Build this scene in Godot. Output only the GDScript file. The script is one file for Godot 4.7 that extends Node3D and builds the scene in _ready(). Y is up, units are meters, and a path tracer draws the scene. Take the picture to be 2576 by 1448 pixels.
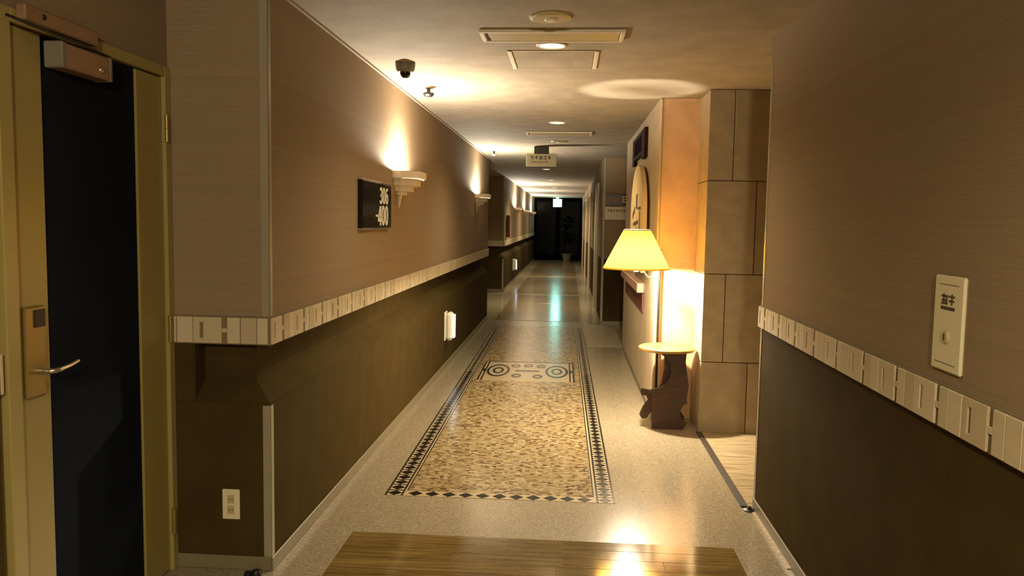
extends Node3D

# ---------------------------------------------------------------- dimensions (metres, depth runs along -z)
const HC := 2.244        # ceiling height
const XL := -1.135       # long left wall
const XR := 0.93         # near right wall
const XD := -1.52        # wall with the blue door
const ZC := -2.968       # corner of the left wall
const RB := 0.89         # tile band, lower edge
const RT := 1.0          # tile band, upper edge
const XF := -1.27        # far left wall
const XG := 0.44         # far right wall
const ZE := -29.0        # far end

var M := {}
var counts := {}
var cache := {}
var rng := RandomNumberGenerator.new()

# ---------------------------------------------------------------- mesh builder
class MB:
	var v := PackedVector3Array()
	var n := PackedVector3Array()
	var c := PackedColorArray()
	var col := Color(1, 1, 1)
	var use_col := false
	func tri(a: Vector3, b: Vector3, d: Vector3, out: Vector3) -> void:
		var nn := (b - a).cross(d - a)
		if nn.length_squared() < 1e-18:
			return
		if nn.dot(out) > 0.0:
			v.append_array([a, d, b])
		else:
			v.append_array([a, b, d])
			nn = -nn
		nn = nn.normalized()
		n.append_array([nn, nn, nn])
		if use_col: c.append_array([col, col, col])
	func quad(a: Vector3, b: Vector3, d: Vector3, e: Vector3, out: Vector3) -> void:
		tri(a, b, d, out); tri(a, d, e, out)
	func squad(a: Vector3, b: Vector3, d: Vector3, e: Vector3, na: Vector3, nb: Vector3, nd: Vector3, ne: Vector3) -> void:
		var nn := (b - a).cross(d - a) + (d - a).cross(e - a)
		if nn.dot(na + nb + nd + ne) > 0.0:
			v.append_array([a, d, b, a, e, d]); n.append_array([na, nd, nb, na, ne, nd])
		else:
			v.append_array([a, b, d, a, d, e]); n.append_array([na, nb, nd, na, nd, ne])
		if use_col:
			for i in 6: c.append(col)
	# box between two corners, all edges chamfered by b
	func box(lo: Vector3, hi: Vector3, b := 0.0) -> void:
		var ce := (lo + hi) * 0.5
		var h := (hi - lo) * 0.5
		b = minf(b, minf(h.x, minf(h.y, h.z)) * 0.9)
		for ax in 3:
			var u := (ax + 1) % 3
			var w := (ax + 2) % 3
			for s in [-1.0, 1.0]:
				var out := Vector3.ZERO; out[ax] = s
				var p: Array[Vector3] = []
				for q in [[-1, -1], [1, -1], [1, 1], [-1, 1]]:
					var t := Vector3.ZERO
					t[ax] = s * h[ax]; t[u] = q[0] * (h[u] - b); t[w] = q[1] * (h[w] - b)
					p.append(ce + t)
				quad(p[0], p[1], p[2], p[3], out)
			if b > 0.0:
				for su in [-1.0, 1.0]:
					for sw in [-1.0, 1.0]:
						var p: Array[Vector3] = []
						for k in [[-1, 0], [1, 0], [1, 1], [-1, 1]]:
							var t := Vector3.ZERO
							t[ax] = k[0] * (h[ax] - b)
							t[u] = su * (h[u] - (b if k[1] == 1 else 0.0))
							t[w] = sw * (h[w] - (0.0 if k[1] == 1 else b))
							p.append(ce + t)
						var out := Vector3.ZERO; out[u] = su; out[w] = sw
						quad(p[0], p[1], p[2], p[3], out)
		if b > 0.0:
			for sx in [-1.0, 1.0]:
				for sy in [-1.0, 1.0]:
					for sz in [-1.0, 1.0]:
						var s := Vector3(sx, sy, sz)
						tri(ce + s * (h - Vector3(0, b, b)), ce + s * (h - Vector3(b, 0, b)), ce + s * (h - Vector3(b, b, 0)), s)
	# two rectangles joined (lower footprint, upper footprint)
	func frustum(x0: float, x1: float, z0: float, z1: float, y0: float, X0: float, X1: float, Z0: float, Z1: float, y1: float) -> void:
		var a := [Vector3(x0, y0, z0), Vector3(x1, y0, z0), Vector3(x1, y0, z1), Vector3(x0, y0, z1)]
		var b := [Vector3(X0, y1, Z0), Vector3(X1, y1, Z0), Vector3(X1, y1, Z1), Vector3(X0, y1, Z1)]
		var ce := Vector3((x0 + x1) / 2, (y0 + y1) / 2, (z0 + z1) / 2)
		for i in 4:
			var j := (i + 1) % 4
			quad(a[i], a[j], b[j], b[i], (a[i] + a[j]) * 0.5 - Vector3(ce.x, y0, ce.z))
		quad(a[0], a[1], a[2], a[3], Vector3.DOWN)
		quad(b[0], b[1], b[2], b[3], Vector3.UP)
	# polygon in x,y extruded along z by +-d/2 under a transform
	func prism(poly: PackedVector2Array, d: float, xf := Transform3D.IDENTITY) -> void:
		var idx := Geometry2D.triangulate_polygon(poly)
		for i in range(0, idx.size(), 3):
			for s in [-0.5, 0.5]:
				var t: Array[Vector3] = []
				for k in 3:
					var q := poly[idx[i + k]]
					t.append(xf * Vector3(q.x, q.y, s * d))
				tri(t[0], t[1], t[2], xf.basis * Vector3(0, 0, s))
		var area := 0.0
		for i in poly.size():
			area += poly[i].cross(poly[(i + 1) % poly.size()])
		for i in poly.size():
			var a := poly[i]
			var b := poly[(i + 1) % poly.size()]
			var e := b - a
			var o := Vector2(e.y, -e.x) * signf(area)
			quad(xf * Vector3(a.x, a.y, -d / 2), xf * Vector3(b.x, b.y, -d / 2), xf * Vector3(b.x, b.y, d / 2), xf * Vector3(a.x, a.y, d / 2), xf.basis * Vector3(o.x, o.y, 0))
	# profile of (radius, y) turned round the y axis
	func lathe(pr: Array, seg := 32, at := Vector3.ZERO, flat := false) -> void:
		for i in pr.size() - 1:
			var a: Vector2 = pr[i]
			var b: Vector2 = pr[i + 1]
			var e := b - a
			var no := Vector2(e.y, -e.x).normalized()
			for k in seg:
				var t0 := TAU * k / seg
				var t1 := TAU * (k + 1) / seg
				if flat: t0 += 0.0
				var d0 := Vector3(cos(t0), 0, sin(t0))
				var d1 := Vector3(cos(t1), 0, sin(t1))
				var n0 := d0 * no.x + Vector3.UP * no.y
				var n1 := d1 * no.x + Vector3.UP * no.y
				squad(at + d0 * a.x + Vector3.UP * a.y, at + d1 * a.x + Vector3.UP * a.y, at + d1 * b.x + Vector3.UP * b.y, at + d0 * b.x + Vector3.UP * b.y, n0, n1, n1, n0)
	func tube(path: Array, r: float, seg := 10, r_end := -1.0) -> void:
		var rings := []
		var dirs := []
		var up := Vector3(0.13, 0.97, 0.21)
		for i in path.size():
			var t: Vector3 = (path[mini(i + 1, path.size() - 1)] - path[maxi(i - 1, 0)]).normalized()
			if absf(t.dot(up)) > 0.95: up = Vector3(0.9, 0.1, 0.4)
			var x := t.cross(up).normalized()
			var y := x.cross(t).normalized()
			up = y
			var rr := r if r_end < 0.0 else lerpf(r, r_end, float(i) / (path.size() - 1))
			var ring := []
			var nr := []
			for k in seg:
				var a := TAU * k / seg
				var d := x * cos(a) + y * sin(a)
				ring.append(path[i] + d * rr); nr.append(d)
			rings.append(ring); dirs.append(nr)
		for i in path.size() - 1:
			for k in seg:
				var j := (k + 1) % seg
				squad(rings[i][k], rings[i][j], rings[i + 1][j], rings[i + 1][k], dirs[i][k], dirs[i][j], dirs[i + 1][j], dirs[i + 1][k])
		for e in [0, path.size() - 1]:
			var o: Vector3 = path[e] - path[1 if e == 0 else e - 1]
			for k in seg:
				tri(path[e], rings[e][k], rings[e][(k + 1) % seg], o)
	func ball(ce: Vector3, r: Vector3, seg := 16, rows := 10) -> void:
		for i in rows:
			var a0 := PI * i / rows - PI / 2
			var a1 := PI * (i + 1) / rows - PI / 2
			for k in seg:
				var t0 := TAU * k / seg
				var t1 := TAU * (k + 1) / seg
				var p := [Vector3(cos(a0) * cos(t0), sin(a0), cos(a0) * sin(t0)), Vector3(cos(a0) * cos(t1), sin(a0), cos(a0) * sin(t1)), Vector3(cos(a1) * cos(t1), sin(a1), cos(a1) * sin(t1)), Vector3(cos(a1) * cos(t0), sin(a1), cos(a1) * sin(t0))]
				squad(ce + p[0] * r, ce + p[1] * r, ce + p[2] * r, ce + p[3] * r, p[0], p[1], p[2], p[3])
	func mesh() -> ArrayMesh:
		var arr := []
		arr.resize(Mesh.ARRAY_MAX)
		arr[Mesh.ARRAY_VERTEX] = v
		arr[Mesh.ARRAY_NORMAL] = n
		if use_col: arr[Mesh.ARRAY_COLOR] = c
		var m := ArrayMesh.new()
		m.add_surface_from_arrays(Mesh.PRIMITIVE_TRIANGLES, arr)
		return m

# ---------------------------------------------------------------- node helpers
func numbered(parent: Node, called: String) -> String:
	var key := str(parent.get_instance_id()) + called
	var k: int = counts.get(key, -1) + 1
	counts[key] = k
	return called if k == 0 else "%s_%03d" % [called, k]

func obj(called: String, mesh, mat: Material, parent: Node = self, at := Vector3.ZERO, basis := Basis.IDENTITY) -> MeshInstance3D:
	var o := MeshInstance3D.new()
	o.name = numbered(parent, called)
	o.mesh = mesh.mesh() if mesh is MB else mesh
	o.material_override = mat
	o.transform = Transform3D(basis, at)
	o.cast_shadow = GeometryInstance3D.SHADOW_CASTING_SETTING_ON
	parent.add_child(o)
	return o

func bx(called: String, lo: Vector3, hi: Vector3, mat: Material, parent: Node = self, b := 0.0) -> MeshInstance3D:
	var m := MB.new()
	m.box(lo, hi, b)
	return obj(called, m, mat, parent)

func thing(called: String, label: String, category: String, at: Vector3, turn := 0.0, group := "") -> Node3D:
	var o := Node3D.new()
	o.name = numbered(self, called)
	o.position = at
	o.rotation.y = turn
	o.set_meta("label", label)
	o.set_meta("category", category)
	if group != "": o.set_meta("group", group)
	add_child(o)
	return o

func struct(called: String) -> Node3D:
	var o := Node3D.new()
	o.name = called
	o.set_meta("kind", "structure")
	add_child(o)
	return o

func mat(called: String, col: Color, rough := 0.7, metal := 0.0, spec := 0.5) -> StandardMaterial3D:
	var m := StandardMaterial3D.new()
	m.albedo_color = col
	m.roughness = rough
	m.metallic = metal
	m.metallic_specular = spec
	M[called] = m
	return m

func glow(called: String, col: Color, e: float) -> StandardMaterial3D:
	var m := mat(called, col, 0.5)
	m.emission_enabled = true
	m.emission = col
	m.emission_energy_multiplier = e
	return m

func spotlight(parent: Node, at: Vector3, dir: Vector3, energy: float, col: Color, angle: float, size := 0.05) -> void:
	var l := SpotLight3D.new()
	l.name = numbered(parent, "lamp_light")
	l.light_energy = energy
	l.light_color = col
	l.spot_angle = angle
	l.spot_range = 40.0
	l.spot_attenuation = 2.0
	l.light_size = size
	l.shadow_enabled = true
	parent.add_child(l)
	l.transform = Transform3D(Basis.looking_at(dir, Vector3(0, 0, 1) if absf(dir.y) > 0.9 else Vector3.UP), at)

func omni(parent: Node, at: Vector3, energy: float, col: Color, size := 0.04) -> void:
	var l := OmniLight3D.new()
	l.name = numbered(parent, "lamp_light")
	l.light_energy = energy
	l.light_color = col
	l.omni_range = 40.0
	l.omni_attenuation = 2.0
	l.light_size = size
	l.shadow_enabled = true
	parent.add_child(l)
	l.position = at

# ---------------------------------------------------------------- textures
# kind: "weave" horizontal threads, "speckle" terrazzo chips, "wood" streaks along u, "plaster" soft blotches
func texture(kind: String, px: int, amp: float, seed_: int, tones := []) -> ImageTexture:
	var im := Image.create(px, px, true, Image.FORMAT_RGB8)
	var r := RandomNumberGenerator.new()
	r.seed = seed_
	var nz := FastNoiseLite.new()
	nz.seed = seed_
	nz.noise_type = FastNoiseLite.TYPE_SIMPLEX_SMOOTH
	nz.frequency = 1.0
	nz.fractal_octaves = 2
	var threads := PackedFloat32Array()
	for y in px: threads.append(r.randf_range(-1, 1))
	var cell := FastNoiseLite.new()
	cell.seed = seed_ + 5
	cell.noise_type = FastNoiseLite.TYPE_CELLULAR
	cell.cellular_return_type = FastNoiseLite.RETURN_CELL_VALUE
	cell.frequency = 1.0
	for y in px:
		for x in px:
			var u := float(x) / px
			var w := float(y) / px
			var g := 1.0
			if kind == "weave":
				g = 1.0 - amp + amp * (0.45 * threads[y] + 0.35 * nz.get_noise_2d(u * 9.0, w * 160.0) + 0.2 * r.randf_range(-1, 1))
				im.set_pixel(x, y, Color(g, g, g))
			elif kind == "wood":
				var a := nz.get_noise_2d(u * 3.0, w * 46.0) * 0.6 + nz.get_noise_2d(u * 14.0 + 7.0, w * 190.0) * 0.4
				g = clampf(1.0 - amp + amp * 1.4 * a, 0.0, 1.0)
				im.set_pixel(x, y, Color(g, g * (0.985 + 0.015 * a), g * (0.96 + 0.04 * a)))
			elif kind == "speckle":
				var cv := cell.get_noise_2d(u * 70.0, w * 70.0) * 0.5 + 0.5
				var fine := cell.get_noise_2d(u * 150.0 + 31.0, w * 150.0) * 0.5 + 0.5
				var t: Color = tones[int(clampf(cv, 0.0, 0.999) * tones.size())]
				var s := 1.0 + amp * (fine - 0.5)
				im.set_pixel(x, y, Color(clampf(t.r * s, 0, 1), clampf(t.g * s, 0, 1), clampf(t.b * s, 0, 1)))
			else:
				g = 1.0 - amp * 0.5 + amp * 0.5 * (nz.get_noise_2d(u * 5.0, w * 5.0) + 0.4 * nz.get_noise_2d(u * 40.0, w * 40.0))
				g = clampf(g, 0, 1)
				im.set_pixel(x, y, Color(g, g, g))
	im.generate_mipmaps()
	return ImageTexture.create_from_image(im)

func surf(m: StandardMaterial3D, t: ImageTexture, scale: Vector3) -> void:
	m.albedo_texture = t
	m.uv1_triplanar = true
	m.uv1_world_triplanar = true
	m.uv1_scale = scale

func materials() -> void:
	var weave := texture("weave", 512, 0.07, 11)
	var plaster := texture("plaster", 512, 0.12, 12)
	var wood := texture("wood", 512, 0.20, 13)
	surf(mat("paper", Color(0.585, 0.505, 0.405), 0.85, 0.0, 0.25), weave, Vector3.ONE * 1.3)
	surf(mat("wainscot", Color(0.275, 0.225, 0.125), 0.85, 0.0, 0.1), plaster, Vector3.ONE * 0.9)
	surf(mat("ceiling", Color(0.64, 0.595, 0.53), 0.85, 0.0, 0.3), plaster, Vector3.ONE * 0.7)
	surf(mat("soffit_paper", Color(0.63, 0.55, 0.45), 0.75), plaster, Vector3.ONE * 0.8)
	var tz := texture("speckle", 1024, 0.25, 14, [Color(0.66, 0.60, 0.50), Color(0.74, 0.69, 0.60), Color(0.58, 0.51, 0.41), Color(0.70, 0.65, 0.56), Color(0.64, 0.57, 0.46), Color(0.78, 0.74, 0.66), Color(0.50, 0.43, 0.34)])
	surf(mat("terrazzo", Color(0.84, 0.84, 0.83), 0.2), tz, Vector3.ONE * 1.6)
	surf(mat("pale_terrazzo", Color(0.97, 0.97, 0.96), 0.3), tz, Vector3.ONE * 1.9)
	for k in 4:
		var t: Color = [Color(0.53, 0.44, 0.25), Color(0.51, 0.42, 0.235), Color(0.56, 0.465, 0.27), Color(0.49, 0.40, 0.23)][k]
		surf(mat("plank%d" % k, t, 0.11), wood, Vector3(0.8, 0.8, 0.8))
	surf(mat("far_plank", Color(0.60, 0.51, 0.37), 0.17), wood, Vector3.ONE * 0.5)
	surf(mat("lobby_floor", Color(0.80, 0.72, 0.58), 0.3), wood, Vector3.ONE * 0.7)
	for k in 3:
		surf(mat("tile%d" % k, [Color(0.78, 0.72, 0.59), Color(0.81, 0.75, 0.63), Color(0.75, 0.68, 0.55)][k], 0.45), weave, Vector3.ONE * 3.0)
	mat("grout", Color(0.46, 0.40, 0.29), 0.8)
	mat("key_inlay", Color(0.40, 0.34, 0.24), 0.7)
	for k in 3:
		surf(mat("stone%d" % k, [Color(0.66, 0.58, 0.45), Color(0.685, 0.605, 0.475), Color(0.64, 0.56, 0.435)][k], 0.7), plaster, Vector3.ONE * (1.1 + 0.3 * k))
	mat("stone_joint", Color(0.30, 0.23, 0.15), 0.9)
	mat("corner_guard", Color(0.56, 0.53, 0.45), 0.35)
	mat("baseboard", Color(0.46, 0.42, 0.32), 0.5)
	mat("mustard", Color(0.56, 0.50, 0.28), 0.38)
	mat("mustard_frame", Color(0.59, 0.535, 0.32), 0.35)
	mat("navy", Color(0.075, 0.095, 0.135), 0.7, 0.0, 0.15)
	mat("brass", Color(0.56, 0.48, 0.27), 0.38, 0.5)
	mat("steel", Color(0.78, 0.74, 0.66), 0.25, 0.9)
	mat("bronze", Color(0.55, 0.44, 0.33), 0.4, 0.3)
	mat("black", Color(0.035, 0.03, 0.03), 0.5)
	mat("gloss_black", Color(0.02, 0.02, 0.022), 0.12)
	mat("ivory", Color(0.83, 0.80, 0.66), 0.45)
	mat("white", Color(0.88, 0.86, 0.80), 0.5)
	mat("plaster_white", Color(0.84, 0.79, 0.70), 0.6)
	mat("vent", Color(0.70, 0.64, 0.47), 0.45)
	mat("dark_grey", Color(0.17, 0.15, 0.13), 0.5)
	mat("mid_grey", Color(0.44, 0.41, 0.36), 0.5)
	surf(mat("carved_wood", Color(0.31, 0.19, 0.10), 0.5), wood, Vector3.ONE * 2.0)
	surf(mat("table_wood", Color(0.86, 0.66, 0.34), 0.33), wood, Vector3.ONE * 1.4)
	surf(mat("orange_panel", Color(0.86, 0.70, 0.53), 0.6), plaster, Vector3.ONE * 0.9)
	surf(mat("counter_wall", Color(0.74, 0.66, 0.53), 0.65), plaster, Vector3.ONE * 0.8)
	mat("pink_stone", Color(0.66, 0.50, 0.42), 0.35)
	mat("red_brown", Color(0.36, 0.18, 0.13), 0.5)
	mat("maroon", Color(0.12, 0.035, 0.035), 0.6, 0.0, 0.2)
	mat("sign_red", Color(0.45, 0.07, 0.05), 0.4)
	mat("board_cream", Color(0.84, 0.72, 0.48), 0.5)
	mat("brush_brown", Color(0.30, 0.19, 0.09), 0.6)
	mat("plaque", Color(0.27, 0.22, 0.19), 0.35)
	mat("plaque_red", Color(0.55, 0.40, 0.36), 0.4)
	mat("mosaic_dark", Color(0.06, 0.04, 0.035), 0.3, 0.0, 0.3)
	mat("mosaic_line", Color(0.13, 0.10, 0.085), 0.25)
	surf(mat("mosaic_pale", Color(1, 0.98, 0.92), 0.25), tz, Vector3.ONE * 2.4)
	var te := mat("tesserae", Color(1, 1, 1), 0.2)
	te.vertex_color_use_as_albedo = true
	mat("leaf", Color(0.03, 0.05, 0.03), 0.6, 0.0, 0.2)
	mat("pot", Color(0.55, 0.53, 0.50), 0.5)
	mat("soil", Color(0.10, 0.07, 0.05), 0.9)
	mat("dark_door", Color(0.02, 0.02, 0.02), 0.5, 0.0, 0.1)
	mat("dark_glass", Color(0.008, 0.010, 0.010), 0.2, 0.0, 0.15)
	var sh := mat("shade", Color(0.95, 0.765, 0.26), 0.8)
	sh.backlight_enabled = true
	sh.backlight = Color(0.50, 0.395, 0.09)
	glow("downlight_glow", Color(1.0, 0.93, 0.80), 6.0)
	glow("sconce_glow", Color(1.0, 0.93, 0.80), 5.0)
	glow("bulb_glow", Color(1.0, 0.90, 0.68), 8.0)
	glow("exit_glow", Color(0.66, 1.0, 0.93), 7.0)
	glow("foot_glow", Color(0.80, 0.92, 1.0), 6.0)

# ---------------------------------------------------------------- camera, sky, exposure
func _ready() -> void:
	rng.seed = 7
	var cam := Camera3D.new()
	cam.name = "camera"
	cam.fov = rad_to_deg(2.0 * atan(724.0 / 2017.0))
	cam.near = 0.05
	cam.far = 120.0
	cam.transform = Transform3D(Basis(Vector3.UP, 0.0701) * Basis(Vector3.RIGHT, -0.0828) * Basis(Vector3.BACK, 0.0165), Vector3(0, 1.378, 0))
	add_child(cam)
	cam.current = true
	var we := WorldEnvironment.new()
	we.name = "environment"
	var e := Environment.new()
	e.background_mode = Environment.BG_COLOR
	e.background_color = Color(0, 0, 0)
	e.tonemap_mode = Environment.TONE_MAPPER_LINEAR
	e.tonemap_exposure = 1.0
	e.sdfgi_enabled = true
	e.ssao_enabled = true
	e.ssil_enabled = true
	we.environment = e
	add_child(we)

	materials()
	build_shell()
	build_floor()
	build_bands()
	build_stone_wall()
	build_door()
	build_far_doors()
	build_ceiling_things()
	build_left_wall_things()
	build_right_side()
	build_table_and_lamp()
	build_far_end()

# ---------------------------------------------------------------- room shell
# a wall block whose lower part has a recessed channel with a sloped sill under the tile band
func channel_wall(w: Node3D, x0: float, x1: float, z_near: float, z_far: float, pier: float) -> void:
	var d := 0.085
	bx("upper_wall", Vector3(x0, RB, z_far), Vector3(x1, HC, z_near), M.paper, w)
	bx("wainscot", Vector3(x0, 0, z_far), Vector3(x1, 0.665, z_near), M.wainscot, w, 0.004)
	var m := MB.new()
	m.frustum(x0, x1, z_far, z_near, 0.665, x0, x1 - d, z_far, z_near - d, 0.738)
	obj("sill", m, M.wainscot, w)
	bx("recess_wall", Vector3(x0, 0.738, z_far), Vector3(x1 - d, RB, z_near - d), M.wainscot, w)
	bx("pier", Vector3(x0, 0.665, z_near - d - 0.001), Vector3(x0 + pier, RB, z_near), M.wainscot, w)
	bx("skirting", Vector3(x1, 0, z_far), Vector3(x1 + 0.008, 0.055, z_near + 0.008), M.baseboard, w, 0.003)
	bx("skirting", Vector3(x0, 0, z_near), Vector3(x1, 0.055, z_near + 0.008), M.baseboard, w, 0.003)
	# metal corner guards above and below the channel
	for seg in [[0.0, 0.655], [RT, HC]]:
		bx("corner_guard", Vector3(x1 - 0.028, seg[0], z_near), Vector3(x1 + 0.003, seg[1], z_near + 0.003), M.corner_guard, w)
		bx("corner_guard", Vector3(x1, seg[0], z_near - 0.028), Vector3(x1 + 0.003, seg[1], z_near + 0.003), M.corner_guard, w)

func plain_wall(w: Node3D, lo: Vector2, hi: Vector2, face: String) -> void:
	bx("upper_wall", Vector3(lo.x, RB, lo.y), Vector3(hi.x, HC, hi.y), M.paper, w)
	bx("wainscot", Vector3(lo.x, 0, lo.y), Vector3(hi.x, RB, hi.y), M.wainscot, w)
	var t := 0.008
	if face == "-x": bx("skirting", Vector3(lo.x - t, 0, lo.y), Vector3(lo.x, 0.055, hi.y), M.baseboard, w, 0.003)
	if face == "+x": bx("skirting", Vector3(hi.x, 0, lo.y), Vector3(hi.x + t, 0.055, hi.y), M.baseboard, w, 0.003)
	if face == "+z": bx("skirting", Vector3(lo.x, 0, hi.y), Vector3(hi.x, 0.055, hi.y + t), M.baseboard, w, 0.003)

func build_shell() -> void:
	var c := struct("ceiling")
	bx("slab", Vector3(-5, HC, ZE - 4), Vector3(4, HC + 0.2, 3.2), M.ceiling, c)
	# shallow edge bead along the long left wall
	bx("bead", Vector3(XL, HC - 0.012, -11.2), Vector3(XL + 0.012, HC, ZC), M.ceiling, c)

	channel_wall(struct("wall_left"), XD, XL, ZC, -11.2, 0.09)
	# wall that holds the blue door, from behind the camera to the corner
	var wd := struct("wall_door_side")
	bx("upper_wall", Vector3(XD - 0.2, 1.93, ZC), Vector3(XD, HC, -2.02), M.paper, wd)
	plain_wall(wd, Vector2(XD - 0.2, -2.02), Vector2(XD, 3.0), "+x")
	bx("jamb_wall", Vector3(XD - 0.2, 0, ZC - 0.05), Vector3(XD - 0.09, 1.93, -2.02), M.wainscot, wd)
	# near right wall
	var wr := struct("wall_right")
	plain_wall(wr, Vector2(XR, -3.90), Vector2(XR + 0.25, 3.0), "-x")
	bx("corner_guard", Vector3(XR - 0.003, 0, -3.903), Vector3(XR + 0.02, HC, -3.90), M.corner_guard, wr)
	bx("corner_guard", Vector3(XR - 0.003, 0, -3.903), Vector3(XR, HC, -3.876), M.corner_guard, wr)
	var wb := struct("wall_back")
	plain_wall(wb, Vector2(XD - 0.2, 3.0), Vector2(XR + 0.25, 3.2), "")
	# side hall behind the right wall
	var wl := struct("wall_side_hall")
	plain_wall(wl, Vector2(2.6, -5.5), Vector2(2.8, -3.0), "-x")
	plain_wall(wl, Vector2(XR + 0.25, -3.2), Vector2(2.6, -3.0), "")
	# left passage between the two left walls
	var wp := struct("wall_left_passage")
	plain_wall(wp, Vector2(-4.2, -15.6), Vector2(-4.0, -11.0), "+x")
	plain_wall(wp, Vector2(-4.0, -11.2), Vector2(XD, -11.0), "")
	channel_wall(struct("wall_far_left"), -4.0, XF, -15.6, ZE - 3.2, 2.2)
	# right side beyond the counter
	var wf := struct("wall_far_right")
	plain_wall(wf, Vector2(XG, ZE - 3.2), Vector2(2.6, -10.85), "+z")
	bx("corner_guard", Vector3(XG - 0.003, 0, -10.85), Vector3(XG + 0.03, HC, -10.847), M.corner_guard, wf)
	bx("corner_guard", Vector3(XG - 0.003, 0, -10.878), Vector3(XG, HC, -10.847), M.corner_guard, wf)
	bx("skirting", Vector3(XG - 0.008, 0, ZE), Vector3(XG, 0.055, -10.85), M.baseboard, wf, 0.003)
	var wg := struct("wall_right_passage")
	plain_wall(wg, Vector2(2.6, -11.0), Vector2(2.8, -8.7), "-x")
	# counter block with its orange end face
	var wc := struct("wall_counter")
	bx("upper_wall", Vector3(0.612, 0.95, -8.9), Vector3(2.6, HC, -5.70), M.counter_wall, wc)
	bx("lower_wall", Vector3(0.612, 0, -8.9), Vector3(2.6, 0.95, -5.70), M.counter_wall, wc)
	bx("end_panel", Vector3(0.63, 0, -5.70), Vector3(0.885, HC, -5.685), M.orange_panel, wc, 0.003)
	bx("corner_post", Vector3(0.6112, 0, -5.72), Vector3(0.63, HC, -5.68), M.counter_wall, wc, 0.006)
	bx("skirting", Vector3(0.608, 0, -8.9), Vector3(0.612, 0.04, -5.72), M.baseboard, wc, 0.003)

# ---------------------------------------------------------------- floor
func build_floor() -> void:
	var f := struct("floor")
	bx("slab", Vector3(-5, -0.2, ZE - 4), Vector3(4, 0, 3.2), M.terrazzo, f)
	# plank inset at the feet of the viewer
	var z := -3.385
	while z < -0.6:
		var x := -0.925
		while x < 0.72:
			var ln := rng.randf_range(0.45, 1.0)
			if 0.73 - (x + ln) < 0.25: ln = 0.73 - x
			bx("plank", Vector3(x + 0.0008, 0, z + 0.0008), Vector3(x + ln - 0.0008, 0.003, z + 0.0892), M["plank%d" % rng.randi_range(0, 3)], f, 0.0008)
			x += ln
		z += 0.09
	# lighter floor of the side hall and its dark sill track
	bx("hall_floor", Vector3(0.905, 0, -5.31), Vector3(2.6, 0.004, -3.2), M.lobby_floor, f)
	bx("sill_track", Vector3(0.868, 0, -5.31), Vector3(0.905, 0.008, -3.90), M.dark_grey, f, 0.002)
	# pale slab before the far right corner
	bx("pale_slab", Vector3(0.235, 0, -10.84), Vector3(0.62, 0.003, -8.93), M.pale_terrazzo, f, 0.001)
	# plank insets of the far corridor with pale cross bands between them
	for a in [[-11.1, -15.0], [-15.35, -20.0], [-20.35, -28.0]]:
		var y: float = a[0]
		while y > a[1] + 0.05:
			bx("plank", Vector3(-1.02, 0, maxf(y - 0.398, a[1])), Vector3(0.20, 0.003, y), M.far_plank, f, 0.001)
			y -= 0.4
	build_mosaic(f)

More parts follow.
